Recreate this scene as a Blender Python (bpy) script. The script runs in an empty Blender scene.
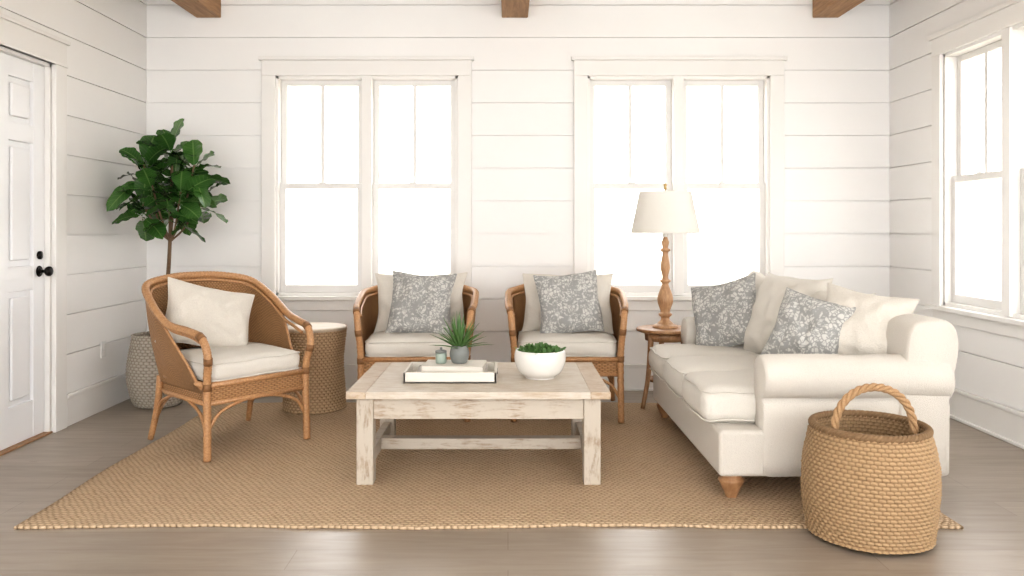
import bpy, bmesh, math, random
from mathutils import Vector, Matrix, noise
random.seed(7)
R = math.radians
XL, XR, YB, ZC = -2.9, 3.06, 6.42, 3.2
YF = -1.6
COL = bpy.context.scene.collection

# ------------------------------------------------------------------ materials
def newmat(name, rough=0.6, spec=0.5):
    m = bpy.data.materials.new(name); m.use_nodes = True
    nt = m.node_tree; b = nt.nodes['Principled BSDF']
    b.inputs['Roughness'].default_value = rough
    b.inputs['Specular IOR Level'].default_value = spec
    return m, nt, b
def nd(nt, t, **kw):
    n = nt.nodes.new(t)
    for k, v in kw.items(): setattr(n, k, v)
    return n
def setin(n, **kw):
    for k, v in kw.items(): n.inputs[k.replace('_', ' ')].default_value = v
def lk(nt, a, b): nt.links.new(a, b)
def ma(nt, op, a, b=None):
    n = nd(nt, 'ShaderNodeMath', operation=op)
    for i, x in enumerate((a, b)):
        if x is None: continue
        if isinstance(x, (int, float)): n.inputs[i].default_value = x
        else: lk(nt, x, n.inputs[i])
    return n.outputs[0]
def mix(nt, fac, a, b):
    n = nd(nt, 'ShaderNodeMix', data_type='RGBA')
    for i, x in ((0, fac), (6, a), (7, b)):
        if isinstance(x, (int, float)): n.inputs[i].default_value = x
        elif isinstance(x, tuple): n.inputs[i].default_value = (*x, 1)
        else: lk(nt, x, n.inputs[i])
    return n.outputs[2]
def ramp(nt, fac, stops):
    n = nd(nt, 'ShaderNodeValToRGB'); e = n.color_ramp.elements
    while len(e) < len(stops): e.new(0.5)
    for el, (p, c) in zip(e, stops):
        el.position = p; el.color = (*c, 1) if isinstance(c, tuple) else (c, c, c, 1)
    lk(nt, fac, n.inputs[0]); return n.outputs[0]
def bump(nt, b, h, strength=0.3, dist=0.01):
    n = nd(nt, 'ShaderNodeBump'); setin(n, Strength=strength, Distance=dist)
    lk(nt, h, n.inputs['Height']); lk(nt, n.outputs[0], b.inputs['Normal'])
def coord(nt, kind='Object', scale=(1, 1, 1), rot=(0, 0, 0)):
    t = nd(nt, 'ShaderNodeTexCoord'); m = nd(nt, 'ShaderNodeMapping')
    m.inputs['Scale'].default_value = scale; m.inputs['Rotation'].default_value = rot
    lk(nt, t.outputs[kind], m.inputs[0]); return m.outputs[0]
def noi(nt, vec, scale, detail=3, rough=0.5, dist=0):
    n = nd(nt, 'ShaderNodeTexNoise'); setin(n, Scale=scale, Detail=detail, Roughness=rough, Distortion=dist)
    lk(nt, vec, n.inputs['Vector']); return n.outputs['Fac']

def paint(name, c, rough=0.55, var=0.03):
    m, nt, b = newmat(name, rough)
    v = coord(nt); f = noi(nt, v, 1.7, 3)
    lk(nt, mix(nt, f, tuple(x*(1-var) for x in c), tuple(min(1, x*(1+var)) for x in c)), b.inputs['Base Color'])
    bump(nt, b, noi(nt, v, 60, 3), 0.05, 0.003)
    return m
def fabric(name, c, sc=260):
    m, nt, b = newmat(name, 0.95, 0.15)
    b.inputs['Sheen Weight'].default_value = 0.1
    v = coord(nt)
    f = noi(nt, v, sc, 2); g = noi(nt, v, 5, 3)
    c1 = mix(nt, f, tuple(x*0.86 for x in c), tuple(min(1, x*1.07) for x in c))
    lk(nt, mix(nt, ma(nt, 'MULTIPLY', g, 0.12), c1, tuple(x*0.8 for x in c)), b.inputs['Base Color'])
    bump(nt, b, ma(nt, 'ADD', f, ma(nt, 'MULTIPLY', g, 3.0)), 0.5, 0.008)
    return m
def floral(name, base, deco):
    m, nt, b = newmat(name, 0.95, 0.1)
    v = coord(nt)
    n1 = nd(nt, 'ShaderNodeTexNoise'); setin(n1, Scale=9.0, Detail=2.0); lk(nt, v, n1.inputs['Vector'])
    mx = nd(nt, 'ShaderNodeVectorMath', operation='SCALE'); mx.inputs['Scale'].default_value = 0.07
    lk(nt, n1.outputs['Color'], mx.inputs[0])
    ad = nd(nt, 'ShaderNodeVectorMath', operation='ADD'); lk(nt, v, ad.inputs[0]); lk(nt, mx.outputs[0], ad.inputs[1])
    vo = nd(nt, 'ShaderNodeTexVoronoi', feature='DISTANCE_TO_EDGE'); setin(vo, Scale=42.0); lk(nt, ad.outputs[0], vo.inputs['Vector'])
    nz = noi(nt, ad.outputs[0], 24, 2, 0.5, 1.5)
    a = ramp(nt, vo.outputs['Distance'], [(0.04, 0.0), (0.12, 1.0)])
    c = ramp(nt, nz, [(0.45, 0.0), (0.53, 1.0)])
    f = ma(nt, 'MULTIPLY', a, c)
    lk(nt, mix(nt, f, base, deco), b.inputs['Base Color'])
    bump(nt, b, noi(nt, v, 250, 2), 0.3, 0.003)
    return m
def wood(name, c1, c2, scale=(1, 12, 12), rough=0.5, bstr=0.15):
    m, nt, b = newmat(name, rough)
    v = coord(nt, 'Object', scale)
    f = noi(nt, v, 4, 5, 0.6, 0.6)
    lk(nt, ramp(nt, f, [(0.3, c1), (0.7, c2)]), b.inputs['Base Color'])
    bump(nt, b, f, bstr, 0.004)
    return m
def weathered(name, wood1, wood2, pnt, scale=(1, 10, 10), thr=(0.42, 0.55), amt=0.85):
    m, nt, b = newmat(name, 0.6)
    v = coord(nt, 'Object', scale); v2 = coord(nt)
    f = noi(nt, v, 5, 5, 0.65, 0.5)
    w = ramp(nt, f, [(0.3, wood1), (0.7, wood2)])
    p = ma(nt, 'ADD', ma(nt, 'MULTIPLY', f, 0.5), ma(nt, 'MULTIPLY', noi(nt, v2, 7, 4, 0.7), 0.5))
    k = ramp(nt, p, [(thr[0], 0.0), (thr[1], 1.0)])
    lk(nt, mix(nt, ma(nt, 'MULTIPLY', k, amt), w, pnt), b.inputs['Base Color'])
    bump(nt, b, f, 0.25, 0.003)
    return m
def weave(name, clow, chigh, cu=1.0, cv=1.0, bstr=0.8, dist=0.01, rough=0.7, var=0.35, wob=0.5, tone=0.35):
    m, nt, b = newmat(name, rough, 0.25)
    t = nd(nt, 'ShaderNodeTexCoord'); s = nd(nt, 'ShaderNodeSeparateXYZ')
    nn = nd(nt, 'ShaderNodeTexNoise'); setin(nn, Scale=6.0); lk(nt, t.outputs['Object'], nn.inputs['Vector'])
    lk(nt, t.outputs['UV'], s.inputs[0])
    u = ma(nt, 'ADD', ma(nt, 'MULTIPLY', s.outputs[0], cu), ma(nt, 'MULTIPLY', nn.outputs['Fac'], wob))
    w = ma(nt, 'MULTIPLY', s.outputs[1], cv)
    if wob > 1: w = ma(nt, 'ADD', w, ma(nt, 'MULTIPLY', noi(nt, coord(nt), 4, 2), wob*0.5))
    row = ma(nt, 'FLOOR', w)
    a = ma(nt, 'ABSOLUTE', ma(nt, 'SINE', ma(nt, 'MULTIPLY', ma(nt, 'ADD', u, ma(nt, 'MULTIPLY', row, 0.5)), math.pi)))
    c = ma(nt, 'ABSOLUTE', ma(nt, 'SINE', ma(nt, 'MULTIPLY', w, math.pi)))
    h = ma(nt, 'MULTIPLY', ma(nt, 'POWER', a, 0.7), ma(nt, 'POWER', c, 0.6))
    v = coord(nt)
    f = noi(nt, v, 45, 3, 0.6); g = noi(nt, v, 2.5, 4, 0.6)
    k = ma(nt, 'ADD', ma(nt, 'MULTIPLY', h, 1.0-var), ma(nt, 'MULTIPLY', f, var))
    base = ramp(nt, k, [(0.1, clow), (0.65, chigh)])
    lk(nt, mix(nt, ma(nt, 'MULTIPLY', g, tone), base, tuple(x*0.72 for x in chigh)), b.inputs['Base Color'])
    bump(nt, b, ma(nt, 'ADD', h, ma(nt, 'MULTIPLY', f, 0.3)), bstr, dist)
    return m
def simple(name, c, rough=0.5, metal=0.0):
    m, nt, b = newmat(name, rough)
    b.inputs['Metallic'].default_value = metal
    f = noi(nt, coord(nt), 20, 3)
    lk(nt, mix(nt, f, tuple(x*0.92 for x in c), c), b.inputs['Base Color'])
    return m

M_WALL = paint('shiplap_white', (0.83, 0.82, 0.805), 0.5)
M_TRIM = paint('trim_cream', (0.79, 0.775, 0.75), 0.4)
M_SASH = paint('sash_white', (0.74, 0.73, 0.71), 0.4)
M_DOOR = paint('door_white', (0.83, 0.835, 0.845), 0.35)
M_CEIL = paint('ceiling_white', (0.86, 0.855, 0.845), 0.6)
M_BEAM = wood('beam_oak', (0.25, 0.13, 0.06), (0.44, 0.26, 0.13), (12, 1, 12), 0.6)
M_SOFA = fabric('sofa_linen', (0.67, 0.63, 0.57))
M_CUSH = fabric('cushion_linen', (0.71, 0.675, 0.615))
M_PIL = fabric('pillow_ivory', (0.68, 0.64, 0.575), 150)
M_FLOR = floral('grey_floral', (0.32, 0.32, 0.31), (0.57, 0.56, 0.53))
M_RATTAN = wood('rattan_pole', (0.32, 0.16, 0.07), (0.55, 0.32, 0.16), (25, 25, 25), 0.4)
M_WICK = weave('wicker_weave', (0.15, 0.07, 0.03), (0.52, 0.30, 0.15), 50, 90, 0.9, 0.006, 0.5)
M_BASK = weave('seagrass_weave', (0.14, 0.08, 0.04), (0.48, 0.33, 0.19), 1, 1, 0.5, 0.006, tone=0.6)
M_STOOL = weave('stool_weave', (0.20, 0.12, 0.065), (0.54, 0.39, 0.25), 1, 1, 0.5, 0.005)
M_POTW = weave('pot_weave', (0.20, 0.17, 0.14), (0.50, 0.45, 0.38), 1, 1, 0.5, 0.005)
M_RUG = weave('jute_weave', (0.32, 0.205, 0.12), (0.70, 0.525, 0.355), 32, 46, 0.9, 0.014, 0.95, 0.5, 1.6, 0.5)
M_TLEG = weathered('whitewashed_wood', (0.26, 0.19, 0.135), (0.44, 0.35, 0.26), (0.52, 0.47, 0.40), (10, 10, 2), (0.36, 0.50), 0.85)
M_TAPR = weathered('whitewashed_apron', (0.28, 0.20, 0.14), (0.44, 0.35, 0.26), (0.52, 0.47, 0.40), (1.5, 12, 12), (0.36, 0.50), 0.85)
M_TTOP = weathered('weathered_top', (0.42, 0.33, 0.24), (0.54, 0.46, 0.37), (0.60, 0.55, 0.48), (1.5, 14, 14), (0.36, 0.58), 0.85)
M_TEDGE = weathered('top_edge', (0.36, 0.25, 0.16), (0.50, 0.40, 0.29), (0.56, 0.49, 0.41), (3, 14, 14), (0.4, 0.60), 0.7)
M_LAMPW = wood('lamp_wood', (0.34, 0.18, 0.09), (0.54, 0.34, 0.19), (14, 14, 3), 0.5)
M_STW = wood('side_table_wood', (0.26, 0.13, 0.06), (0.44, 0.26, 0.135), (8, 8, 3), 0.45)
M_LIGHTW = wood('stool_top_wood', (0.50, 0.41, 0.31), (0.62, 0.53, 0.42), (2, 14, 14), 0.5)
M_LEAF2 = simple('succulent_green', (0.10, 0.20, 0.06), 0.5)
M_BARK = wood('bark', (0.12, 0.07, 0.04), (0.24, 0.16, 0.10), (6, 6, 2), 0.9)
M_SOIL = simple('soil', (0.06, 0.04, 0.03), 0.95)
M_CER = simple('white_ceramic', (0.76, 0.74, 0.70), 0.25)
M_GREYC = simple('grey_ceramic', (0.20, 0.21, 0.20), 0.5)
M_SAGE = simple('sage_glass', (0.30, 0.36, 0.31), 0.3)
M_BLACK = simple('black_metal', (0.015, 0.013, 0.012), 0.3, 0.8)
M_BRASS = simple('brass', (0.5, 0.35, 0.15), 0.35, 0.9)
M_PAPER = simple('paper', (0.72, 0.68, 0.61), 0.8)
M_BOOKC = simple('book_cover', (0.50, 0.47, 0.43), 0.6)
M_PLATE = simple('outlet_plastic', (0.8, 0.8, 0.78), 0.35)

m, nt, b = newmat('leaf_green', 0.25)
t = nd(nt, 'ShaderNodeTexCoord'); s = nd(nt, 'ShaderNodeSeparateXYZ'); lk(nt, t.outputs['UV'], s.inputs[0])
au = ma(nt, 'ABSOLUTE', ma(nt, 'SUBTRACT', s.outputs[0], 0.5))
mid = ma(nt, 'LESS_THAN', au, 0.035)
vein = ma(nt, 'GREATER_THAN', ma(nt, 'SINE', ma(nt, 'MULTIPLY', ma(nt, 'SUBTRACT', s.outputs[1], ma(nt, 'MULTIPLY', au, 0.35)), 56)), 0.93)
k = ma(nt, 'MAXIMUM', mid, ma(nt, 'MULTIPLY', vein, 0.5))
f = noi(nt, coord(nt), 6, 2)
lk(nt, mix(nt, ma(nt, 'MULTIPLY', k, 0.6), mix(nt, f, (0.022, 0.07, 0.018), (0.075, 0.18, 0.04)), (0.18, 0.30, 0.09)), b.inputs['Base Color'])
bump(nt, b, k, 0.3, 0.003); M_LEAF = m

m, nt, b = newmat('lamp_linen', 0.9, 0.1)
v = coord(nt); f = noi(nt, v, 200, 2)
lk(nt, mix(nt, f, (0.84, 0.82, 0.78), (0.92, 0.91, 0.88)), b.inputs['Base Color'])
tr = nd(nt, 'ShaderNodeBsdfTranslucent'); tr.inputs[0].default_value = (0.92, 0.90, 0.85, 1)
mx = nd(nt, 'ShaderNodeMixShader'); mx.inputs[0].default_value = 0.4
lk(nt, b.outputs[0], mx.inputs[1]); lk(nt, tr.outputs[0], mx.inputs[2])
lk(nt, mx.outputs[0], nt.nodes['Material Output'].inputs[0]); M_SHADE = m

m, nt, b = newmat('window_glass', 0.02)
tp = nd(nt, 'ShaderNodeBsdfTransparent'); gl = nd(nt, 'ShaderNodeBsdfGlossy'); gl.inputs['Roughness'].default_value = 0.02
mx = nd(nt, 'ShaderNodeMixShader'); mx.inputs[0].default_value = 0.04
lk(nt, tp.outputs[0], mx.inputs[1]); lk(nt, gl.outputs[0], mx.inputs[2])
lk(nt, mx.outputs[0], nt.nodes['Material Output'].inputs[0]); M_GLASS = m

m, nt, b = newmat('floor_planks', 0.33, 0.5)
v = coord(nt)
br = nd(nt, 'ShaderNodeTexBrick'); br.offset = 0.37
setin(br, Color1=(0.32, 0.268, 0.216, 1), Color2=(0.365, 0.312, 0.258, 1), Mortar=(0.23, 0.185, 0.145, 1), Scale=1.0)
br.inputs['Mortar Size'].default_value = 0.0016; br.inputs['Brick Width'].default_value = 2.3; br.inputs['Row Height'].default_value = 0.19
lk(nt, v, br.inputs['Vector'])
g = noi(nt, coord(nt, 'Object', (0.9, 7, 1)), 2.6, 5, 0.6, 0.8)
gc = ramp(nt, g, [(0.3, (0.78, 0.76, 0.74)), (0.7, (1.0, 1.0, 1.0))])
mm = nd(nt, 'ShaderNodeMix', data_type='RGBA', blend_type='MULTIPLY'); mm.inputs[0].default_value = 0.75
lk(nt, br.outputs['Color'], mm.inputs[6]); lk(nt, gc, mm.inputs[7]); lk(nt, mm.outputs[2], b.inputs['Base Color'])
lk(nt, ramp(nt, g, [(0.2, 0.36), (0.8, 0.26)]), b.inputs['Roughness'])
hh = ma(nt, 'SUBTRACT', ma(nt, 'MULTIPLY', g, 0.3), ma(nt, 'MULTIPLY', br.outputs['Fac'], 0.5))
bump(nt, b, hh, 0.18, 0.003); M_FLOOR = m

# ------------------------------------------------------------------ mesh helpers
def Group(name, loc=(0, 0, 0), rz=0):
    e = bpy.data.objects.new(name, None); e.location = loc; e.rotation_euler = (0, 0, R(rz)); e.empty_display_size = 0.1
    COL.objects.link(e); return e
def mk(name, verts, faces, mat, parent=None, smooth=True, luv=None, loc=None, rot=None, merge=0.0, normals=False):
    me = bpy.data.meshes.new(name); me.from_pydata([tuple(p) for p in verts], [], faces)
    if luv is not None:
        uv = me.uv_layers.new(name='UVMap')
        for i, c in enumerate(luv): uv.data[i].uv = c
    if merge or normals:
        bm = bmesh.new(); bm.from_mesh(me)
        if merge: bmesh.ops.remove_doubles(bm, verts=bm.verts, dist=merge)
        bmesh.ops.recalc_face_normals(bm, faces=bm.faces); bm.to_mesh(me); bm.free()
    me.polygons.foreach_set('use_smooth', [smooth]*len(me.polygons))
    me.materials.append(mat)
    o = bpy.data.objects.new(name, me); COL.objects.link(o)
    if parent: o.parent = parent
    if loc is not None: o.location = loc
    if rot is not None: o.rotation_euler = rot
    return o
def boxes(name, lst, mat, parent=None, bevel=0.0, seg=2, **kw):
    bm = bmesh.new()
    for (x0, x1, y0, y1, z0, z1) in lst:
        r = bmesh.ops.create_cube(bm, size=1)
        for v in r['verts']:
            v.co = Vector(((x0+x1)/2+v.co.x*(x1-x0), (y0+y1)/2+v.co.y*(y1-y0), (z0+z1)/2+v.co.z*(z1-z0)))
    if bevel: bmesh.ops.bevel(bm, geom=list(bm.edges), offset=bevel, segments=seg, profile=0.5, affect='EDGES')
    bmesh.ops.recalc_face_normals(bm, faces=bm.faces)
    me = bpy.data.meshes.new(name); bm.to_mesh(me); bm.free(); me.materials.append(mat)
    o = bpy.data.objects.new(name, me); COL.objects.link(o)
    if parent: o.parent = parent
    if 'loc' in kw: o.location = kw['loc']
    if 'rot' in kw: o.rotation_euler = kw['rot']
    return o
def gridmesh(fn, nu, nv, cu=False, us=1, vs=1):
    V = []; nU = nu if cu else nu+1
    for j in range(nv+1):
        for i in range(nU): V.append(fn(i/nu, j/nv))
    F = []; L = []
    for j in range(nv):
        for i in range(nu):
            i2 = (i+1) % nU
            F.append((j*nU+i, j*nU+i2, (j+1)*nU+i2, (j+1)*nU+i))
            L += [(i/nu*us, j/nv*vs), ((i+1)/nu*us, j/nv*vs), ((i+1)/nu*us, (j+1)/nv*vs), (i/nu*us, (j+1)/nv*vs)]
    return V, F, L
def catmull(pts, k):
    P = [Vector(p) for p in pts]; out = []
    for i in range(len(P)-1):
        a = P[i-1] if i else P[0]*2-P[1]; b_, c = P[i], P[i+1]; d = P[i+2] if i+2 < len(P) else P[-1]*2-P[-2]
        for j in range(k):
            t = j/k
            out.append(0.5*((2*b_)+(c-a)*t+(2*a-5*b_+4*c-d)*t*t+(3*b_-a-3*c+d)*t**3))
    out.append(P[-1]); return out
def sample(path, t):
    x = max(0, min(1, t))*(len(path)-1); i = min(int(x), len(path)-2); f = x-i
    return path[i].lerp(path[i+1], f)
def tube_data(pts, r, ns=10, k=6, closed=False):
    P = catmull(pts, k) if k > 1 else [Vector(p) for p in pts]
    n = len(P); V = []; F = []
    T0 = (P[1]-P[0]).normalized(); up = Vector((0, 0, 1)) if abs(T0.z) < 0.9 else Vector((1, 0, 0))
    N = T0.cross(up).normalized()
    for i in range(n):
        T = (P[min(i+1, n-1)]-P[max(i-1, 0)])
        T = T.normalized() if T.length > 1e-9 else T0
        N = (N-T*N.dot(T)).normalized(); B = T.cross(N)
        rr = r(i/(n-1)) if callable(r) else r
        for j in range(ns):
            a = 2*math.pi*j/ns; V.append(P[i]+(N*math.cos(a)+B*math.sin(a))*rr)
    for i in range(n-1):
        for j in range(ns): F.append((i*ns+j, i*ns+(j+1) % ns, (i+1)*ns+(j+1) % ns, (i+1)*ns+j))
    F.append(tuple(range(ns))[::-1]); F.append(tuple((n-1)*ns+j for j in range(ns)))
    return V, F
def join(parts):
    V = []; F = []
    for v, f in parts:
        o = len(V); V += v; F += [tuple(i+o for i in q) for q in f]
    return V, F
def tubes(name, lst, mat, parent, ns=10, k=6, **kw):
    V, F = join([tube_data(p, r, ns, k) for p, r in lst])
    return mk(name, V, F, mat, parent, normals=True, **kw)
def lathe(name, prof, mat, parent=None, seg=40, k=1, loc=(0, 0, 0), disp=None, us=1, vs=1, nv=None, **kw):
    P = catmull([(r, 0, z) for r, z in prof], k) if k > 1 else [Vector((r, 0, z)) for r, z in prof]
    nv = nv or len(P)-1
    def fn(u, v_):
        p = sample(P, v_); a = 2*math.pi*u; r = max(p.x, 0)
        if disp: r += disp(u, v_)
        return (r*math.cos(a)+loc[0], r*math.sin(a)+loc[1], p.z+loc[2])
    V, F, L = gridmesh(fn, seg, nv, True, us, vs)
    return mk(name, V, F, mat, parent, luv=L, **kw)
def woven(name, prof, cells, rows, amp, mat, parent, loc=(0, 0, 0), ru=6, rv=5):
    P = catmull([(r, 0, z) for r, z in prof], 8)
    d = [0]
    for i in range(1, len(P)): d.append(d[-1]+(P[i]-P[i-1]).length)
    def at(t):
        s = t*d[-1]
        for i in range(1, len(d)):
            if d[i] >= s:
                f = (s-d[i-1])/max(1e-9, d[i]-d[i-1]); return P[i-1].lerp(P[i], f)
        return P[-1]
    def fn(u, v_):
        p = at(v_); a = 2*math.pi*u; row = min(int(v_*rows+1e-6), rows-1)
        w = abs(math.sin(math.pi*(u*cells+0.5*row)))**0.8*abs(math.sin(math.pi*v_*rows))**0.6
        wob = 1+0.022*noise.noise(Vector((math.cos(a)*1.5, math.sin(a)*1.5, p.z*4+loc[0])))
        r = p.x*wob+amp*w*(1+0.5*noise.noise(Vector((math.cos(a)*9, math.sin(a)*9, row*1.7))))
        return (r*math.cos(a)+loc[0], r*math.sin(a)+loc[1], p.z+loc[2])
    V, F, L = gridmesh(fn, int(cells*ru), int(rows*rv), True, cells, rows)
    return mk(name, V, F, mat, parent, luv=L)
def softbox(name, sx, sy, sz, r, mat, parent, loc, rot=(0, 0, 0), puff=0.02, n=22, wr=0.004, piping=True, seed=0):
    V = []; F = []
    hx, hy, hz = sx/2, sy/2, sz/2
    def rb(p):
        q = Vector((p[0]*hx, p[1]*hy, p[2]*hz))
        c = Vector((max(-hx+r, min(hx-r, q.x)), max(-hy+r, min(hy-r, q.y)), max(-hz+r, min(hz-r, q.z))))
        d = q-c
        if d.length > 1e-9: q = c+d.normalized()*r
        ex = 1-(q.x/hx)**2; ey = 1-(q.y/hy)**2; ez = 1-(q.z/hz)**2
        q.z += math.copysign(puff, q.z)*max(ex, 0)**0.7*max(ey, 0)**0.7*min(1, abs(q.z)/hz)
        q.x += math.copysign(puff*0.5, q.x)*max(ez, 0)*max(ey, 0)*(abs(q.x)/hx)**4
        q.y += math.copysign(puff*0.5, q.y)*max(ez, 0)*max(ex, 0)*(abs(q.y)/hy)**4
        w = noise.noise_vector(q*7+Vector((seed*3.1, seed, 0)))*wr
        return q+w
    for ax in range(3):
        for s in (-1, 1):
            o = len(V)
            for i in range(n+1):
                for j in range(n+1):
                    a = math.sin((i/n*2-1)*math.pi/2); b_ = math.sin((j/n*2-1)*math.pi/2)
                    a = 0.5*a+0.5*(i/n*2-1); b_ = 0.5*b_+0.5*(j/n*2-1)
                    p = [0, 0, 0]; p[ax] = s; p[(ax+1) % 3] = a; p[(ax+2) % 3] = b_
                    V.append(rb(p))
            for i in range(n):
                for j in range(n):
                    F.append((o+i*(n+1)+j, o+(i+1)*(n+1)+j, o+(i+1)*(n+1)+j+1, o+i*(n+1)+j+1))
    if piping:
        for s in (-1, 1):
            pts = []
            zz = s*(hz-r*0.3)
            for (cx, cy, a0) in ((1, 1, 0), (-1, 1, 90), (-1, -1, 180), (1, -1, 270)):
                for q in range(5):
                    a = R(a0+q*22.5)
                    pts.append((cx*(hx-r)+(r*0.97)*math.cos(a), cy*(hy-r)+(r*0.97)*math.sin(a), zz))
            pts.append(pts[0])
            fine = []
            for i in range(len(pts)-1):
                A, B = Vector(pts[i]), Vector(pts[i+1]); m_ = max(1, int((B-A).length/0.03))
                for q in range(m_): fine.append(A.lerp(B, q/m_))
            fine.append(Vector(pts[0]))
            fine = [p+noise.noise_vector(p*7+Vector((seed*3.1, seed, 0)))*wr for p in fine]
            tv, tf = tube_data(fine, 0.0045, 6, 1)
            o = len(V); V += tv; F += [tuple(i+o for i in q) for q in tf]
    return mk(name, V, F, mat, parent, loc=loc, rot=rot, merge=0.0003)
def pillow(name, w, h, t, mat, parent, loc, rot, seed=0, n=40, pw=0.55):
    V = []; F = []
    for s in (-1, 1):
        o = len(V)
        for i in range(n+1):
            for j in range(n+1):
                u = math.sin((i/n*2-1)*math.pi/2); v_ = math.sin((j/n*2-1)*math.pi/2)
                x = w/2*u*(1-0.09*(1-v_*v_)*u*u); y = h/2*v_*(1-0.09*(1-u*u)*v_*v_)
                e = max(0, (1-abs(u)**2.4)*(1-abs(v_)**2.4))
                z = s*t/2*e**pw
                q = Vector((x, y, 0))
                fold = abs(noise.noise(q*5+Vector((seed*2.3, 4, s))))
                z += s*e**0.5*(noise.noise(q*9+Vector((seed*5.3, 0, s*2)))*0.026+noise.noise(q*22+Vector((seed, 3, s)))*0.008-0.10*max(0, 0.16-fold))
                ed = noise.noise(q*6+Vector((seed, 9, 0)))*0.014
                V.append((x+ed*u, y+ed*v_, z))
        for i in range(n):
            for j in range(n):
                F.append((o+i*(n+1)+j, o+(i+1)*(n+1)+j, o+(i+1)*(n+1)+j+1, o+i*(n+1)+j+1))
    pts = []
    for k_ in range(4*n+1):
        q = k_ % (4*n); sd = q//n; f = math.sin(((q % n)/n*2-1)*math.pi/2)
        u, v_ = [(f, -1), (1, f), (-f, 1), (-1, -f)][sd]
        x = w/2*u*(1-0.09*(1-v_*v_)*u*u); y = h/2*v_*(1-0.09*(1-u*u)*v_*v_)
        ed = noise.noise(Vector((x, y, 0))*6+Vector((seed, 9, 0)))*0.014
        pts.append((x+ed*u, y+ed*v_, 0))
    tv, tf = tube_data(pts, 0.004, 6, 1)
    o = len(V); V += tv; F += [tuple(i+o for i in q) for q in tf]
    return mk(name, V, F, mat, parent, loc=loc, rot=rot, merge=0.0002)

# ------------------------------------------------------------------ room shell
def minus(u0, u1, z0, z1, holes):
    out = []
    zs = sorted({z0, z1, *[z for h in holes for z in (h[2], h[3]) if z0 < z < z1]})
    for za, zb in zip(zs, zs[1:]):
        zm = (za+zb)/2; segs = [(u0, u1)]
        for (a, b_, c, d) in holes:
            if c < zm < d:
                ns = []
                for (p, q) in segs:
                    if b_ <= p or a >= q: ns.append((p, q)); continue
                    if a > p: ns.append((p, a))
                    if b_ < q: ns.append((b_, q))
                segs = ns
        out += [(p, q, za, zb) for p, q in segs]
    return out
def wall(name, side, u0, u1, holes, pitch=0.262, off=0.055):
    L = []
    def bx(a, b_, c, d, d0, d1):
        if side == 'back': L.append((a, b_, YB+d0, YB+d1, c, d))
        if side == 'left': L.append((XL-d1, XL-d0, a, b_, c, d))
        if side == 'right': L.append((XR+d0, XR+d1, a, b_, c, d))
    for (a, b_, c, d) in minus(u0, u1, 0, ZC, holes): bx(a, b_, c, d, 0.016, 0.15)
    rnd = random.Random(len(side))
    z = -off
    while z < ZC:
        za, zb = max(0, z+0.0036), min(ZC, z+pitch-0.0036)
        if zb > za+0.01:
            jit = rnd.uniform(0, 0.002)
            for (a, b_, c, d) in minus(u0, u1, za, zb, holes): bx(a, b_, c, d, jit, 0.018)
        z += pitch
    return boxes(name, L, M_WALL)
WW, WC = 1.68, 0.11
WCX = [-1.132, 1.368]
WZ0, WZ1 = 0.76, 2.52
hb = [(c-WW/2+WC, c+WW/2-WC, WZ0, WZ1) for c in WCX]
WRY = [5.73-WW/2, 5.73-WW/2-2.5, 5.73-WW/2-5.0]  # first is the visible window; the nearer two are unseen, added for side light
wall('wall_back', 'back', XL-0.15, XR+0.15, hb)
wall('wall_right', 'right', YF, YB, [(y-WW/2+WC, y+WW/2-WC, WZ0, WZ1) for y in WRY])
DY0, DY1, DZ = 4.20, 5.08, 2.34
wall('wall_left', 'left', YF, YB, [(DY0, DY1, 0, DZ)])
boxes('floor', [(XL-0.15, XR+0.15, YF, YB+0.15, -0.1, 0)], M_FLOOR)
boxes('ceiling', [(XL-0.15, XR+0.15, YF, YB+0.15, ZC, ZC+0.1)], M_CEIL)
for i, (a, b_) in enumerate([(-2.50, -2.30), (-0.05, 0.16), (2.44, 2.65)]):
    boxes('ceiling_beam', [(a, b_, YF, YB-0.002, 2.985, ZC-0.001)], M_BEAM, bevel=0.008)
def bb(name, L): return boxes(name, L, M_TRIM, bevel=0.004)
bb('baseboard_back', [(XL, XR, YB-0.02, YB, 0, 0.19), (XL, XR, YB-0.03, YB, 0.185, 0.21), (XL, XR, YB-0.035, YB, 0, 0.02)])
bb('baseboard_right', [(XR-0.02, XR, YF, YB, 0, 0.19), (XR-0.03, XR, YF, YB, 0.185, 0.21), (XR-0.035, XR, YF, YB, 0, 0.02)])
bb('baseboard_left', [(XL, XL+0.02, a, c, 0, 0.19) for a, c in ((DY1+0.15, YB), (YF, DY0-0.15))] +
   [(XL, XL+0.03, a, c, 0.185, 0.21) for a, c in ((DY1+0.15, YB), (YF, DY0-0.15))])
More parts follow.
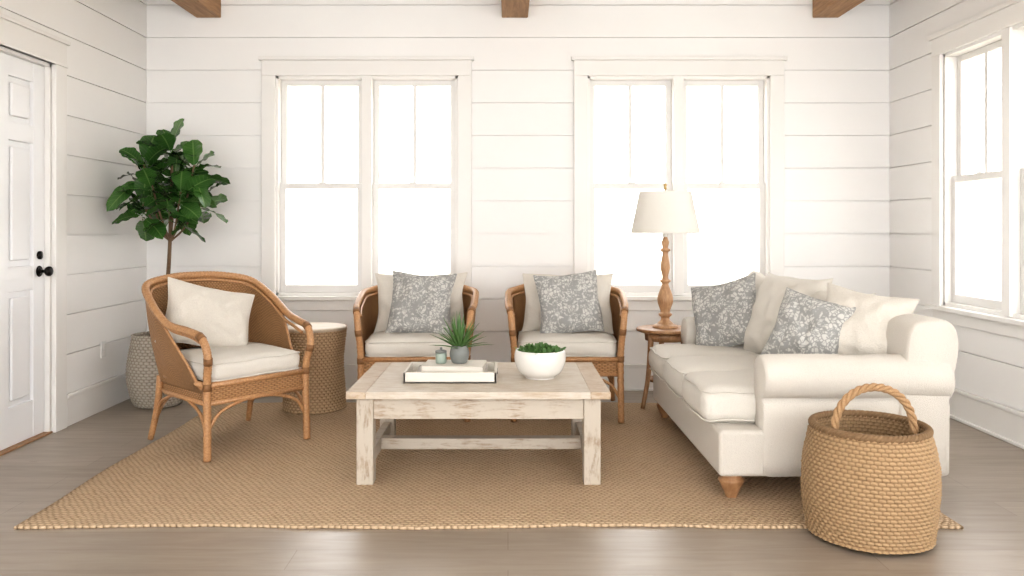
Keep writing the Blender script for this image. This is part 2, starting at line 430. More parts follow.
def window(n, loc, rz):
    g = Group('window_%d' % n, loc, rz); h = WW/2; o = h-WC
    boxes('casing', [(-h, -o, -0.028, 0, WZ0-0.02, WZ1), (o, h, -0.028, 0, WZ0-0.02, WZ1), (-h, h, -0.03, 0, WZ1, WZ1+0.12),
                     (-h-0.02, h+0.02, -0.048, 0, WZ1+0.12, WZ1+0.15), (-0.04, 0.04, -0.02, 0.1, WZ0, WZ1),
                     (-h-0.03, h+0.03, -0.06, 0.0, WZ0-0.035, WZ0-0.005), (-h, h, -0.02, 0, WZ0-0.12, WZ0-0.035)], M_TRIM, g, 0.003)
    boxes('jamb', [(-o, -o+0.02, 0, 0.15, WZ0, WZ1), (o-0.02, o, 0, 0.15, WZ0, WZ1), (-o, o, 0, 0.15, WZ1-0.02, WZ1), (-o, o, 0, 0.17, WZ0-0.005, WZ0+0.02)], M_TRIM, g)
    S = []; G = []
    zm = (WZ0+WZ1)/2
    for (a, b_) in ((-o+0.02, -0.04), (0.04, o-0.02)):
        for (y, z0, z1, up) in ((0.045, WZ0+0.02, zm+0.022, 0), (0.085, zm-0.022, WZ1-0.02, 1)):
            s = 0.046
            S += [(a, a+s, y, y+0.035, z0, z1), (b_-s, b_, y, y+0.035, z0, z1), (a+s, b_-s, y, y+0.035, z0, z0+(0.044 if up else 0.06)), (a+s, b_-s, y, y+0.035, z1-0.044, z1)]
            if up: S.append(((a+b_)/2-0.016, (a+b_)/2+0.016, y+0.0, y+0.033, z0+0.04, z1-0.04))
            G.append((a+s-0.003, b_-s+0.003, y+0.016, y+0.018, z0+0.03, z1-0.03))
    boxes('sashes', S, M_SASH, g, 0.003)
    boxes('panes', G, M_GLASS, g)
    boxes('sash_locks', [((a+b_)/2-0.03, (a+b_)/2+0.03, 0.03, 0.05, zm+0.015, zm+0.03) for a, b_ in ((-o, 0), (0, o))], M_SASH, g, 0.003)
window(1, (WCX[0], YB, 0), 0); window(2, (WCX[1], YB, 0), 0)
for i, y in enumerate(WRY): window(3+i, (XR, y, 0), -90)  # beyond the first, unseen openings added to light the left wall
g = Group('door_1', (XL, (DY0+DY1)/2, 0), 90)
w = (DY1-DY0)/2
boxes('casing', [(-w-0.13, -w, -0.03, 0, 0, DZ+0.0), (w, w+0.13, -0.03, 0, 0, DZ), (-w-0.13, w+0.13, -0.03, 0, DZ, DZ+0.15),
                 (-w-0.15, w+0.15, -0.045, 0, DZ+0.15, DZ+0.175), (-w-0.135, w+0.135, -0.036, 0, DZ, DZ+0.02)], M_TRIM, g, 0.004)
boxes('jamb', [(-w, -w+0.02, 0, 0.15, 0, DZ), (w-0.02, w, 0, 0.15, 0, DZ), (-w, w, 0, 0.15, DZ-0.02, DZ)], M_TRIM, g)
boxes('threshold', [(-w, w, -0.01, 0.15, 0.0, 0.011)], M_STW, g, 0.002)
w2 = w-0.022; st = 0.12; mu = 0.055
rz = [(0.012, 0.24), (0.92, 1.07), (1.82, 1.93), (2.20, DZ-0.022)]
S = [(-w2, -w2+st, 0.03, 0.07, 0.012, DZ-0.022), (w2-st, w2, 0.03, 0.07, 0.012, DZ-0.022), (-mu, mu, 0.0305, 0.0695, 0.012, DZ-0.022)]
for a, b_ in rz: S += [(-w2+st, w2-st, 0.031, 0.069, a, b_)]
boxes('slab', S, M_DOOR, g, 0.004)
boxes('panel_backs', [(-w2+0.05, w2-0.05, 0.052, 0.058, 0.1, DZ-0.1)], M_DOOR, g)
P = []
for (a, b_) in ((-w2+st, -mu), (mu, w2-st)):
    for (z0, z1) in ((0.24, 0.92), (1.07, 1.82), (1.93, 2.20)): P.append((a+0.035, b_-0.035, 0.034, 0.054, z0+0.035, z1-0.035))
boxes('raised_panels', P, M_DOOR, g, 0.009)
k_ = lathe('knob', [(0, 0), (0.032, 0.0), (0.032, 0.006), (0.012, 0.01), (0.011, 0.035), (0.024, 0.045), (0.031, 0.06), (0.026, 0.075), (0, 0.08)], M_BLACK, g, 24, 3)
k_.location = (w2-0.06, 0.03, 1.03); k_.rotation_euler = (R(90), 0, 0)
k_ = lathe('deadbolt', [(0, 0), (0.026, 0.0), (0.026, 0.012), (0.015, 0.014), (0, 0.02)], M_BLACK, g, 24)
k_.location = (w2-0.06, 0.03, 1.13); k_.rotation_euler = (R(90), 0, 0)
g = Group('wall_outlet', (XL, 5.73, 0.43), 90)
boxes('plate', [(-0.036, 0.036, -0.007, 0.0, -0.058, 0.058)], M_PLATE, g, 0.003)
boxes('sockets', [(-0.017, 0.017, -0.009, -0.004, z-0.017, z+0.017) for z in (-0.024, 0.024)], M_TRIM, g, 0.002)

m, nt, b = newmat('pale_sand', 0.9); f = noi(nt, coord(nt), 0.6, 5)
lk(nt, mix(nt, f, (0.50, 0.45, 0.36), (0.66, 0.62, 0.54)), b.inputs['Base Color'])
mk('ground', [(-40, YB+0.3, -0.4), (60, YB+0.3, -0.4), (60, 80, -0.4), (-40, 80, -0.4), (XR+0.3, -10, -0.4), (60, -10, -0.4), (XR+0.3, YB+0.3, -0.4)],
   [(0, 6, 1, 2, 3), (4, 5, 1, 6)], m, smooth=False)

# ------------------------------------------------------------------ rug
RX0, RX1, RY0, RY1 = -2.13, 1.98, 3.46, 5.90
def rugf(u, v_):
    x = RX0+(RX1-RX0)*u; y = RY0+(RY1-RY0)*v_
    e = noise.noise(Vector((x*1.3, y*1.3, 0)))*0.03
    x += e*(abs(u-0.5)*2)**4; y += (noise.noise(Vector((x*1.1, 5, 0)))*0.045+0.015*noise.noise(Vector((x*6, 2, 0))))*(abs(v_-0.5)*2)**6
    return (x, y, 0.012)
V, F, L = gridmesh(rugf, 120, 70, False, RX1-RX0, RY1-RY0)
o = mk('jute_rug', V, F, M_RUG, luv=L)
s = o.modifiers.new('thick', 'SOLIDIFY'); s.thickness = 0.011; s.offset = -1
ZR = 0.0125

# ------------------------------------------------------------------ rattan armchairs
def armchair(loc, rz, hw, hd, arm_z, back_z, full, flare=0.08, wide=1.13):
    g = Group('rattan_armchair', loc, rz)
    half = [(0, hd+flare+0.02, back_z), (hw*0.55, hd+flare, back_z-0.008), (hw*(wide-0.14), hd+flare-0.06, back_z-0.045),
            (hw*(wide+0.01), hd-0.12, back_z-(back_z-arm_z)*0.50), (hw*(wide+0.01), 0.0, arm_z+0.03), (hw*1.12, -hd*0.55, arm_z), (hw*1.07, -hd*0.95, arm_z-0.03),
            (hw*1.03, -hd*1.10, arm_z-0.13), (hw*0.99, -hd*1.0, 0.42), (hw*1.0, -hd*1.03, 0.004)]
    full_p = [(-x, y, z) for x, y, z in half[::-1]]+half[1:]
    tubes('frame_rim', [(full_p, lambda t: 0.022+0.0012*math.sin(t*900))], M_RATTAN, g, 12, 24)
    inner = [(x*0.94, y*0.96 if y > 0 else y*0.9, z-0.033) for x, y, z in half[:7]]
    tubes('inner_rim', [([(-x, y, z) for x, y, z in inner[::-1]]+inner[1:], 0.010)], M_RATTAN, g, 8, 8)
    cp = catmull(full_p, 24); bind = []
    for fr in (0.055, 0.10, 0.17, 0.83, 0.90, 0.945):
        i = int(fr*(len(cp)-1)); T = (cp[i+1]-cp[i-1]).normalized()*0.02
        bind.append(([cp[i]-T, cp[i]+T], 0.0245))
    tubes('bindings', bind, M_WICK, g, 12, 1)
    top = catmull(half[:7], 8)
    bot = catmull([(0, hd+0.02, 0.37), (hw*0.55, hd+0.01, 0.37), (hw*0.93, hd-0.05, 0.37), (hw*1.0, hd-0.2, 0.37), (hw, 0, 0.37), (hw, -hd*0.55, 0.37), (hw*0.99, -hd*0.93, 0.37)], 8)
    def pf(u, v_):
        s = u*2-1; a = abs(s); T = sample(top, a).copy(); B = sample(bot, a)
        if not full:
            f = 1-max(0, min(1, (a-0.55)/0.42)); f = f*f*(3-2*f); T = B.lerp(T, 0.06+0.94*f)
        p = B.lerp(T, v_); bl = 0.025*math.sin(math.pi*v_)
        p.x *= 1+bl*0.8; p.y += bl*0.8 if a < 0.4 else 0
        return (math.copysign(p.x, s) if a > 0 else 0, p.y, p.z)
    V, F, L = gridmesh(pf, 80, 20, False, 2.1, 0.6)
    o = mk('woven_back', V, F, M_WICK, g, luv=L)
    sm = o.modifiers.new('t', 'SOLIDIFY'); sm.thickness = 0.014; sm.offset = 0
    if not full:
        tubes('panel_edge', [([pf(0.5+sg*(0.5*t), 1) for t in [0.5+0.05*q for q in range(11)]], 0.009) for sg in (-1, 1)], M_RATTAN, g, 8, 1)
    ring = [(-hw, -hd*1.0), (hw, -hd*1.0), (hw, hd-0.15), (hw*0.9, hd-0.03), (0, hd+0.02), (-hw*0.9, hd-0.03), (-hw, hd-0.15)]
    def loop(z, r):
        return ([(x, y, z) for x, y in ring]+[(ring[0][0], ring[0][1], z)], r)
    tubes('seat_rails', [loop(0.415, 0.017), loop(0.315, 0.013)], M_RATTAN, g, 10, 1)
    def band(u, v_):
        n_ = len(ring); x = u*n_; i = int(x) % n_; f = x-int(x)
        a, b_ = ring[i], ring[(i+1) % n_]
        return (a[0]*(1-f)+b_[0]*f, a[1]*(1-f)+b_[1]*f, 0.31+0.11*v_)
    V, F, L = gridmesh(band, 70, 4, True, 2.5, 0.11)
    mk('seat_band', V, F, M_WICK, g, luv=L)
    boxes('seat_deck', [(-hw+0.01, hw-0.01, -hd+0.01, hd-0.04, 0.385, 0.418)], M_WICK, g, 0.004)
    lg = []
    for sg in (-1, 1):
        lg.append(([(sg*hw*0.97, hd-0.06, 0.40), (sg*hw*0.98, hd-0.02, 0.2), (sg*hw*1.02, hd+0.04, 0.007)], lambda t: 0.022-0.004*t))
    tubes('legs', lg, M_RATTAN, g, 12, 5)
    br_ = []
    for sg in (-1, 1):
        x = sg*hw
        br_.append(([(x, -hd, 0.14), (x, -hd+0.07, 0.25), (x, -hd+0.22, 0.31), (x, 0, 0.315), (x, hd-0.24, 0.31), (x, hd-0.09, 0.25), (x, hd-0.02, 0.14)], 0.010))
    for y in (-hd, hd-0.02):
        br_.append(([(-hw, y, 0.14), (-hw+0.07, y, 0.25), (-hw+0.2, y, 0.30), (0, y, 0.31), (hw-0.2, y, 0.30), (hw-0.07, y, 0.25), (hw, y, 0.14)], 0.010))
    tubes('braces', br_, M_RATTAN, g, 8, 5)
    softbox('seat_cushion', hw*1.86, hd*1.88, 0.12, 0.045, M_CUSH, g, (0, -0.015, 0.482), puff=0.02, seed=loc[0], wr=0.007)
    return g
armchair((-1.685, 4.86, ZR), 48, 0.32, 0.32, 0.71, 0.985, False, 0.11, 1.22)
armchair((-0.635, 5.62, ZR), 2, 0.355, 0.31, 0.76, 0.88, True, 0.05)
armchair((0.405, 5.62, ZR), -2, 0.355, 0.31, 0.76, 0.88, True, 0.05)
pillow('throw_pillow', 0.54, 0.41, 0.19, M_PIL, None, (-1.86, 4.96, 0.75), (R(66), R(14), R(32)), 1)
for cx, rz_, sd in ((-0.65, 3, 2), (0.41, -4, 5)):
    pillow('throw_pillow', 0.66, 0.44, 0.15, M_PIL, None, (cx+0.02, 5.78, 0.755), (R(76), 0, R(rz_)), sd)
    pillow('floral_pillow', 0.45, 0.45, 0.16, M_FLOR, None, (cx+(0.04 if cx < 0 else 0.02), 5.62, 0.77), (R(70), R(3 if cx < 0 else -5), R(-rz_)), sd+1)

# ------------------------------------------------------------------ wicker drum table
g = Group('woven_drum_table', (-1.385, 5.74, ZR))
woven('body', [(0.0, 0.004), (0.205, 0.004), (0.217, 0.02), (0.210, 0.15), (0.198, 0.30), (0.202, 0.43), (0.216, 0.55), (0.210, 0.565)], 44, 42, 0.008, M_STOOL, g)
lathe('top', [(0, 0.56), (0.205, 0.56), (0.222, 0.563), (0.225, 0.573), (0.222, 0.583), (0.205, 0.587), (0, 0.587)], M_LIGHTW, g, 48)

# ------------------------------------------------------------------ potted tree
g = Group('potted_fiddle_leaf_fig', (-2.57, 5.88, 0))
woven('pot', [(0.0, 0.003), (0.13, 0.003), (0.165, 0.03), (0.20, 0.15), (0.21, 0.27), (0.195, 0.40), (0.175, 0.50), (0.178, 0.52), (0.160, 0.52), (0.155, 0.46), (0.0, 0.45)], 34, 44, 0.007, M_POTW, g)
lathe('soil', [(0.158, 0.462), (0.08, 0.475), (0, 0.478)], M_SOIL, g, 24)
trunk = [(0.03, 0, 0.45), (0.06, 0.0, 0.8), (0.085, -0.01, 1.1), (0.09, 0.0, 1.4), (0.10, 0.0, 1.7), (0.10, -0.02, 1.85)]
stems = [(trunk, lambda t: 0.018-0.009*t)]
V = []; F = []; LUV = []; pet = []
def leaf(V, F, base, d, L_, W_, droop, tw, LUV=None, fold=0.28):
    d = d.normalized(); side = d.cross(Vector((0, 0, 1)))
    if side.length < 0.1: side = Vector((1, 0, 0))
    side.normalize(); side = Matrix.Rotation(tw, 3, d) @ side
    up = side.cross(d).normalized()
    if up.z < 0: up = -up
    nl, nw = 12, 6; o = len(V)
    for i in range(nl+1):
        t = i/nl; wd = W_*(math.sin(math.pi*min(1, t**1.1*0.955+0.03))**0.6)*(0.74+0.36*t)
        if i == nl: wd = 0.003
        c = base+d*(L_*t)-Vector((0, 0, 1))*(droop*L_*t*t)
        for j in range(nw+1):
            q = j/nw*2-1
            V.append(c+side*(wd*q)+up*(abs(q)*wd*fold+W_*0.10*q*q*math.sin(i*1.6+j*0.5+W_*900)))
    for i in range(nl):
        for j in range(nw):
            F.append((o+i*(nw+1)+j, o+i*(nw+1)+j+1, o+(i+1)*(nw+1)+j+1, o+(i+1)*(nw+1)+j))
            if LUV is not None: LUV += [(j/nw, i/nl), ((j+1)/nw, i/nl), ((j+1)/nw, (i+1)/nl), (j/nw, (i+1)/nl)]
rnd = random.Random(23)
tips = [(0.10, -0.02, 1.88), (-0.08, -0.06, 1.76), (0.28, -0.04, 1.76), (0.02, -0.16, 1.62), (0.22, -0.14, 1.56), (-0.13, 0.0, 1.56), (0.31, 0.0, 1.52), (0.10, 0.06, 1.70), (0.12, -0.10, 1.46), (-0.07, -0.10, 1.47)]
for t in tips[1:]: stems.append(([(0.088, 0, 1.20), (0.088*0.5+t[0]*0.5, t[1]*0.5, 1.38 if t[2] > 1.58 else 1.31), t], 0.007))
for ti, t in enumerate(tips):
    for k_ in range(10):
        a = k_*2.4+ti*1.3; el = R(66-k_*10+rnd.uniform(-8, 8))
        d = Vector((math.cos(a)*math.cos(el), math.sin(a)*math.cos(el), math.sin(el)))
        b0 = Vector(t)-Vector((0, 0, 0.012*k_)); b1 = b0+d*rnd.uniform(0.015, 0.04)
        L_ = rnd.uniform(0.21, 0.28)
        if b1.y+5.88+L_ > YB-0.03 and d.y > 0: L_ = max(0.12, min(L_, (YB-0.06-5.88-b1.y)/max(0.2, d.y)))
        if b1.x-2.57+d.x*L_ < XL+0.06: L_ = min(L_, max(0.10, (b1.x-2.57-XL-0.06)/max(0.2, -d.x)))
        pet.append(([b0, (b0+b1)/2+Vector((0, 0, 0.01)), b1], 0.0035))
        leaf(V, F, b1, d, L_, min(L_*0.34, rnd.uniform(0.066, 0.084)), rnd.uniform(0.1, 0.4), rnd.uniform(-0.7, 0.7), LUV, 0.14)
mk('leaves', V, F, M_LEAF, g, luv=LUV)
tubes('stems', stems, M_BARK, g, 8, 5)
tubes('petioles', pet, M_LEAF2, g, 5, 2)

# ------------------------------------------------------------------ coffee table
TX0, TX1, TY0, TY1, TZ = -0.805, 0.51, 3.97, 4.86, 0.485
cx, cy = (TX0+TX1)/2, (TY0+TY1)/2; hw, hd = (TX1-TX0)/2, (TY1-TY0)/2
g = Group('coffee_table', (cx, cy, ZR)); TZ2 = TZ-ZR
pl = []; n_ = 6; dw = (2*hd)/n_
for i in range(n_): pl.append((-hw+0.10, hw-0.10, -hd+i*dw+0.0006, -hd+(i+1)*dw-0.0006, TZ2-0.036, TZ2))
boxes('top_planks', pl, M_TTOP, g, 0.002)
boxes('breadboard_ends', [(-hw, -hw+0.0994, -hd, hd, TZ2-0.036, TZ2), (hw-0.0994, hw, -hd, hd, TZ2-0.036, TZ2)], M_TEDGE, g, 0.003)
lw = 0.085; a, c = hw-0.045, hd-0.035
boxes('legs', [(sx*a-(lw if sx > 0 else 0), sx*a+(0 if sx > 0 else lw), sy*c-(lw if sy > 0 else 0), sy*c+(0 if sy > 0 else lw), 0, TZ2-0.036) for sx in (-1, 1) for sy in (-1, 1)], M_TLEG, g, 0.005)
boxes('apron', [(-a+lw, a-lw, -c+0.012, -c+0.036, TZ2-0.145, TZ2-0.036), (-a+lw, a-lw, c-0.036, c-0.012, TZ2-0.145, TZ2-0.036),
                (-a+0.012, -a+0.036, -c+lw, c-lw, TZ2-0.145, TZ2-0.036), (a-0.036, a-0.012, -c+lw, c-lw, TZ2-0.145, TZ2-0.036)], M_TAPR, g, 0.003)
boxes('stretchers', [(-a+0.02, -a+0.065, -c+lw, c-lw, 0.07, 0.14), (a-0.065, a-0.02, -c+lw, c-lw, 0.07, 0.14), (-a+0.065, a-0.065, -0.035, 0.035, 0.075, 0.135)], M_TAPR, g, 0.004)

g = Group('serving_tray', (-0.305, 4.36, TZ))
tw, td = 0.245, 0.17
boxes('tray', [(-tw, tw, -td, td, 0.001, 0.012), (-tw, tw, -td, -td+0.014, 0.001, 0.058), (-tw, tw, td-0.014, td, 0.001, 0.058),
               (-tw, -tw+0.014, -td, td, 0.001, 0.058), (tw-0.014, tw, -td, td, 0.001, 0.058)], M_PAPER, g, 0.003)
boxes('handle_slots', [(s*tw-0.003, s*tw+0.003, -0.045, 0.045, 0.028, 0.044) for s in (-1, 1)], M_BLACK, g, 0.001)
def book(x, y, z, w, d, h, rz, cov):
    gg = Group('hardcover_book', (x, y, z), rz)
    boxes('pages', [(-w/2+0.004, w/2-0.005, -d/2+0.004, d/2-0.004, 0.003, h-0.003)], M_PAPER, gg)
    boxes('cover', [(-w/2, w/2, -d/2, d/2, 0, 0.003), (-w/2, w/2, -d/2, d/2, h-0.003, h), (-w/2, -w/2+0.004, -d/2, d/2, 0, h)], cov, gg, 0.001)
book(-0.30, 4.36, TZ+0.0125, 0.38, 0.25, 0.035, 2, M_BOOKC)
book(-0.29, 4.365, TZ+0.048, 0.33, 0.22, 0.03, -3, M_PAPER)
zb = TZ+0.0785
g = Group('potted_succulent', (-0.265, 4.37, zb))
lathe('pot', [(0, 0.0), (0.036, 0.0), (0.047, 0.02), (0.054, 0.05), (0.048, 0.08), (0.042, 0.095), (0.038, 0.093), (0.036, 0.078), (0, 0.078)], M_GREYC, g, 32, 3)
V = []; F = []
for k_ in range(52):
    a = k_*2.4; el = R(86-k_*1.35+rnd.uniform(-6, 6)); d = Vector((math.cos(a)*math.cos(el), math.sin(a)*math.cos(el), math.sin(el)))
    L_ = rnd.uniform(0.14, 0.22); o = len(V)
    sd = d.cross(Vector((0, 0, 1))).normalized(); up = sd.cross(d)
    for i in range(7):
        t = i/6; wd = 0.008*(1-t)**0.7+0.0006; c_ = Vector((math.cos(a)*0.01, math.sin(a)*0.01, 0.078))+d*L_*t-Vector((0, 0, 1))*0.03*t*t*math.cos(el)
        V += [c_-sd*wd+up*wd*0.4, c_-up*wd*0.4, c_+sd*wd+up*wd*0.4]
    for i in range(6):
        for j in range(2): F.append((o+i*3+j, o+i*3+j+1, o+i*3+j+4, o+i*3+j+3))
mk('leaves', V, F, M_LEAF2, g)
g = Group('candle_jar', (-0.365, 4.36, zb))
lathe('jar', [(0, 0), (0.026, 0.0), (0.030, 0.005), (0.030, 0.055), (0.027, 0.058), (0.027, 0.050), (0, 0.05)], M_SAGE, g, 28)
lathe('lid', [(0.0, 0.058), (0.031, 0.058), (0.031, 0.068), (0.02, 0.072), (0.006, 0.074), (0.008, 0.084), (0, 0.088)], M_GREYC, g, 28)
g = Group('planter_bowl', (0.175, 4.36, TZ))
lathe('bowl', [(0, 0.0), (0.075, 0.0), (0.082, 0.008), (0.115, 0.035), (0.137, 0.085), (0.140, 0.125), (0.134, 0.150), (0.126, 0.150), (0.124, 0.12), (0, 0.12)], M_CER, g, 48, 4)
V = []; F = []
for k_ in range(260):
    rr = 0.115*math.sqrt(rnd.random()); a = rnd.uniform(0, 6.28); base = Vector((rr*math.cos(a), rr*math.sin(a), 0.13))
    d = Vector((math.cos(a)*rr*4+rnd.uniform(-.5, .5), math.sin(a)*rr*4+rnd.uniform(-.5, .5), 1.0)).normalized()
    L_ = rnd.uniform(0.035, 0.07)*(1.2-rr*3.5)
    leaf(V, F, base, d, L_, 0.010, 0.2, rnd.uniform(-1, 1))
mk('greens', V, F, M_LEAF2, g)
lathe('moss', [(0.125, 0.122), (0.08, 0.14), (0, 0.148)], simple('moss', (0.08, 0.14, 0.04), 0.95), g, 24)

# ------------------------------------------------------------------ side table + lamp
SX, SY = 1.14, 5.80
g = Group('round_side_table', (SX, SY, ZR)); hT = 0.565
lathe('top', [(0, hT-0.028), (0.19, hT-0.028), (0.205, hT-0.022), (0.210, hT-0.012), (0.205, hT-0.002), (0.195, hT), (0, hT)], M_STW, g, 48)
lathe('apron', [(0.13, hT-0.09), (0.145, hT-0.088), (0.15, hT-0.028), (0.0, hT-0.028)], M_STW, g, 40)
lathe('shelf', [(0, 0.18), (0.12, 0.18), (0.125, 0.19), (0.12, 0.2), (0, 0.2)], M_STW, g, 40)
lg = []
for k_ in range(3):
    a = R(210+120*k_); ca, sa = math.cos(a), math.sin(a)
    lg.append(([(ca*0.13, sa*0.13, hT-0.03), (ca*0.145, sa*0.145, 0.35), (ca*0.165, sa*0.165, 0.19), (ca*0.21, sa*0.21, 0.003)], lambda t: 0.021-0.006*t))
tubes('legs', lg, M_STW, g, 12, 5)
g = Group('table_lamp', (SX, SY, ZR+hT))
pr = [(0, 0.001), (0.085, 0.001), (0.088, 0.012), (0.080, 0.022), (0.062, 0.028), (0.050, 0.040), (0.034, 0.055), (0.030, 0.075), (0.046, 0.090), (0.048, 0.102), (0.034, 0.115),
      (0.040, 0.14), (0.054, 0.18), (0.056, 0.215), (0.046, 0.255), (0.030, 0.295), (0.024, 0.32), (0.038, 0.335), (0.038, 0.345), (0.024, 0.355), (0.022, 0.38), (0.032, 0.42), (0.034, 0.45), (0.026, 0.50),
      (0.020, 0.545), (0.036, 0.558), (0.036, 0.568), (0.020, 0.578), (0.024, 0.60), (0.028, 0.62), (0.018, 0.645), (0.014, 0.66), (0, 0.66)]
lathe('base', pr, M_LAMPW, g, 36, 3)
tubes('stem', [([(0, 0, 0.65), (0, 0, 1.02)], 0.006)], M_BRASS, g, 8, 1)
lathe('finial', [(0.006, 1.0), (0.013, 1.01), (0.006, 1.02), (0.014, 1.035), (0, 1.05)], M_BRASS, g, 16)
lathe('shade', [(0.243, 0.685), (0.246, 0.685), (0.246, 0.695), (0.188, 0.975), (0.188, 0.985), (0.185, 0.985), (0.185, 0.975), (0.243, 0.695), (0.243, 0.685)], M_SHADE, g, 64)
tubes('spider', [([(-0.186, 0, 0.975), (0, 0, 0.985), (0.186, 0, 0.975)], 0.003), ([(0, -0.186, 0.975), (0, 0, 0.985), (0, 0.186, 0.975)], 0.003)], M_BRASS, g, 6, 2)
lathe('bulb', [(0, 0.66), (0.02, 0.66), (0.02, 0.70), (0.035, 0.75), (0.03, 0.79), (0, 0.80)], M_CER, g, 20, 3)

# ------------------------------------------------------------------ sofa
g = Group('sofa', (1.56, 4.635, 0), -90)   # local x -> toward camera, local y -> right
def extr(name, prof, y0, y1, rr, mat, cen):
    n_ = len(prof); ys = [(y0, 0.90), (y0+rr*0.12, 0.95), (y0+rr*0.45, 0.985), (y0+rr, 1.0)]+[(y0+rr+(y1-y0-2*rr)*q/14, 1.0) for q in range(1, 14)]+[(y1-rr, 1.0), (y1-rr*0.45, 0.985), (y1-rr*0.12, 0.95), (y1, 0.90)]
    V = []; F = []
    for (y, s) in ys:
        for (x, z) in prof:
            q = Vector((cen[0]+(x-cen[0])*s, y, cen[1]+(z-cen[1])*(s*0.5+0.5)))
            V.append(q+noise.noise_vector(q*5)*0.007)
    for i in range(len(ys)-1):
        for j in range(n_): F.append((i*n_+j, i*n_+(j+1) % n_, (i+1)*n_+(j+1) % n_, (i+1)*n_+j))
    F.append(tuple(range(n_))); F.append(tuple((len(ys)-1)*n_+j for j in range(n_)))
    return mk(name, V, F, mat, g, normals=True)
for sg in (-1, 1):
    cxr, czr, rr = 0.815, 0.592, 0.105
    prof = [(0.745, 0.13)]+[(0.745, 0.13+0.33*q/6) for q in range(1, 7)]
    for q in range(0, 27):
        a = R(200-q*10.5); prof.append((cxr+rr*math.cos(a), czr+rr*math.sin(a)))
    prof += [(0.872, 0.47), (0.870, 0.40), (0.870, 0.30), (0.872, 0.20), (0.875, 0.13)]
    extr('arm', [(sg*x, z) for x, z in prof], -0.36, 0.52, 0.04, M_SOFA, (sg*0.81, 0.45))
boxes('base', [(-0.868, 0.868, -0.565, 0.50, 0.125, 0.345)], M_SOFA, g, 0.022, 4)
prof = [(0.26, 0.14), (0.27, 0.40), (0.30, 0.60), (0.318, 0.76), (0.33, 0.82), (0.352, 0.852), (0.40, 0.868), (0.45, 0.872), (0.50, 0.866), (0.535, 0.850), (0.555, 0.815), (0.560, 0.76), (0.552, 0.69), (0.535, 0.60), (0.515, 0.50), (0.505, 0.35), (0.50, 0.14)]
V = []; F = []; xs = [-0.885, -0.88, -0.865, -0.84]+[-0.84+1.68*q/16 for q in range(1, 16)]+[0.84, 0.865, 0.88, 0.885]
prof = [(p.x, p.z) for p in catmull([(a_, 0, b_) for a_, b_ in prof], 3)]; n_ = len(prof)
for x in xs:
    e = min(1, (0.885-abs(x))/0.045); s = 0.90+0.10*math.sqrt(max(0, 1-(1-e)**2))
    for (y, z) in prof:
        q = Vector((x, 0.42+(y-0.42)*s, 0.5+(z-0.5)*(0.5+0.5*s))); V.append(q+noise.noise_vector(q*5)*0.008)
for i in range(len(xs)-1):
    for j in range(n_): F.append((i*n_+j, i*n_+(j+1) % n_, (i+1)*n_+(j+1) % n_, (i+1)*n_+j))
F.append(tuple(range(n_))); F.append(tuple((len(xs)-1)*n_+j for j in range(n_)))
mk('back', V, F, M_SOFA, g, normals=True)
for i in range(3):
    x = -0.5+0.5*i
    softbox('seat_cushion_%d' % (i+1), 0.49, 0.90, 0.175, 0.062, M_CUSH, g, (x, -0.165, 0.432), puff=0.026, seed=i+3, wr=0.01)
for i, (x, yy, zz, hh_, rzz) in enumerate(((-0.60, 0.10, 0.745, 0.52, 14), (-0.20, 0.12, 0.755, 0.54, 22), (0.24, 0.22, 0.72, 0.48, 8))):
    pillow('back_cushion_%d' % (i+1), 0.54, hh_, 0.27, M_CUSH, g, (x, yy, zz), (R(70), R(4-3*i), R(rzz)), 20+i, pw=0.45)
for k_, (x, y) in enumerate(((0.80, -0.49), (-0.80, -0.49), (0.80, 0.43), (-0.80, 0.43))):
    lathe('leg_%d' % (k_+1), [(0, ZR), (0.026, ZR), (0.030, 0.02), (0.032, 0.03), (0.044, 0.055), (0.058, 0.085), (0.060, 0.10), (0.050, 0.11), (0.050, 0.128), (0, 0.128)], M_STW, g, 28, 3, loc=(x, y, 0.001))
pillow('floral_pillow', 0.46, 0.46, 0.16, M_FLOR, None, (1.40, 5.17, 0.745), (R(70), R(-14), R(-38)), 31)
pillow('floral_pillow', 0.39, 0.40, 0.17, M_FLOR, None, (1.575, 4.20, 0.75), (R(70), R(13), R(-44)), 33)
pillow('throw_pillow', 0.45, 0.43, 0.22, M_PIL, None, (1.82, 4.12, 0.775), (R(66), R(8), R(-40)), 35)

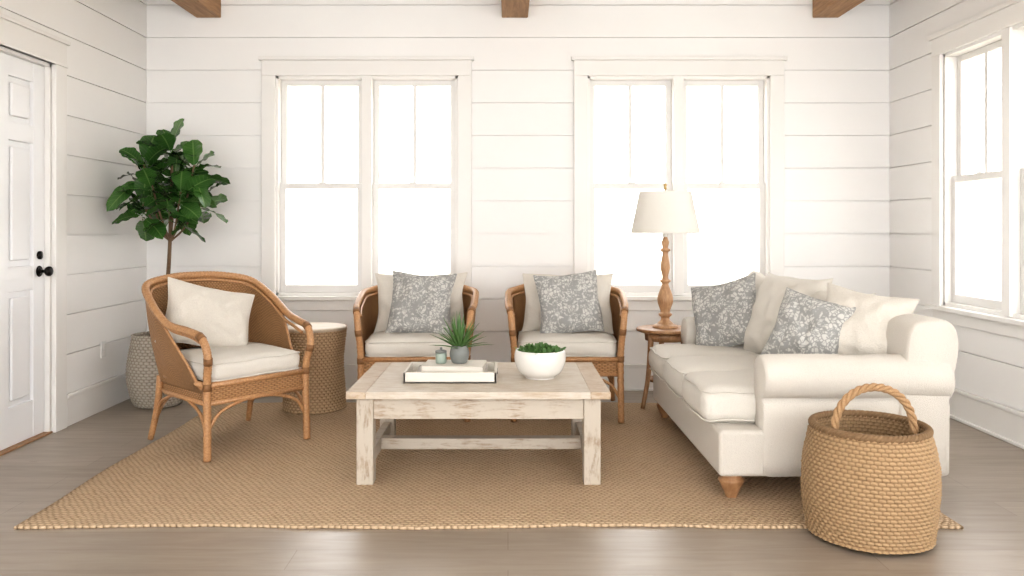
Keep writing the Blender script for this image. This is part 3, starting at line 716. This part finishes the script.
# ------------------------------------------------------------------ big basket
g = Group('seagrass_basket', (1.53, 3.39, ZR))
woven('body', [(0.0, 0.004), (0.225, 0.004), (0.242, 0.02), (0.256, 0.10), (0.264, 0.20), (0.260, 0.30), (0.242, 0.40), (0.230, 0.44), (0.220, 0.452), (0.210, 0.44), (0.220, 0.40), (0.240, 0.30), (0.243, 0.20), (0.230, 0.06), (0.20, 0.03), (0, 0.03)], 58, 84, 0.010, M_BASK, g, ru=5, rv=4)
rope = []
for ph in (0, 1, 2):
    pts = []
    for i in range(241):
        t = i/240; th = math.pi*t; c_ = Vector((-0.165*math.cos(th), -0.06, 0.43+0.195*max(0, math.sin(th))**0.85))
        c_.x += -0.005
        nrm = Vector((-math.cos(th), 0, math.sin(th))); a = t*34+ph*2.094
        pts.append(c_+nrm*math.cos(a)*0.009+Vector((0, 1, 0))*math.sin(a)*0.009)
    rope.append((pts, 0.009))
tubes('handle', rope, wood('handle_rope', (0.30, 0.17, 0.085), (0.50, 0.33, 0.18), (60, 60, 60), 0.8), g, 8, 1)
rr_ = []
for ph in (0, 1, 2):
    pts = []
    for i in range(361):
        t = i/360*2*math.pi; a = t*26+ph*2.094; r0 = 0.226+0.008*math.cos(a)
        pts.append((r0*math.cos(t), r0*math.sin(t), 0.450+0.008*math.sin(a)))
    rr_.append((pts, 0.009))
tubes('braided_rim', rr_, M_BASK, g, 8, 1)

# ------------------------------------------------------------------ world, camera
w = bpy.data.worlds.new('world'); bpy.context.scene.world = w; w.use_nodes = True
bg = w.node_tree.nodes['Background']; bg.inputs[0].default_value = (1.0, 0.99, 0.98, 1); bg.inputs[1].default_value = 5.0
sc = bpy.context.scene
sc.view_settings.view_transform = 'Standard'
try: sc.view_settings.look = 'Medium High Contrast'
except Exception as e: print('look', e)
cam = bpy.data.cameras.new('camera'); co = bpy.data.objects.new('camera', cam); COL.objects.link(co)
co.location = (0, 0, 1.3); co.rotation_euler = (R(90), 0, 0)
cam.sensor_width = 36; cam.lens = 28.125; cam.shift_x = 4/1024; cam.shift_y = -60/1024; cam.clip_start = 0.05
sc.camera = co
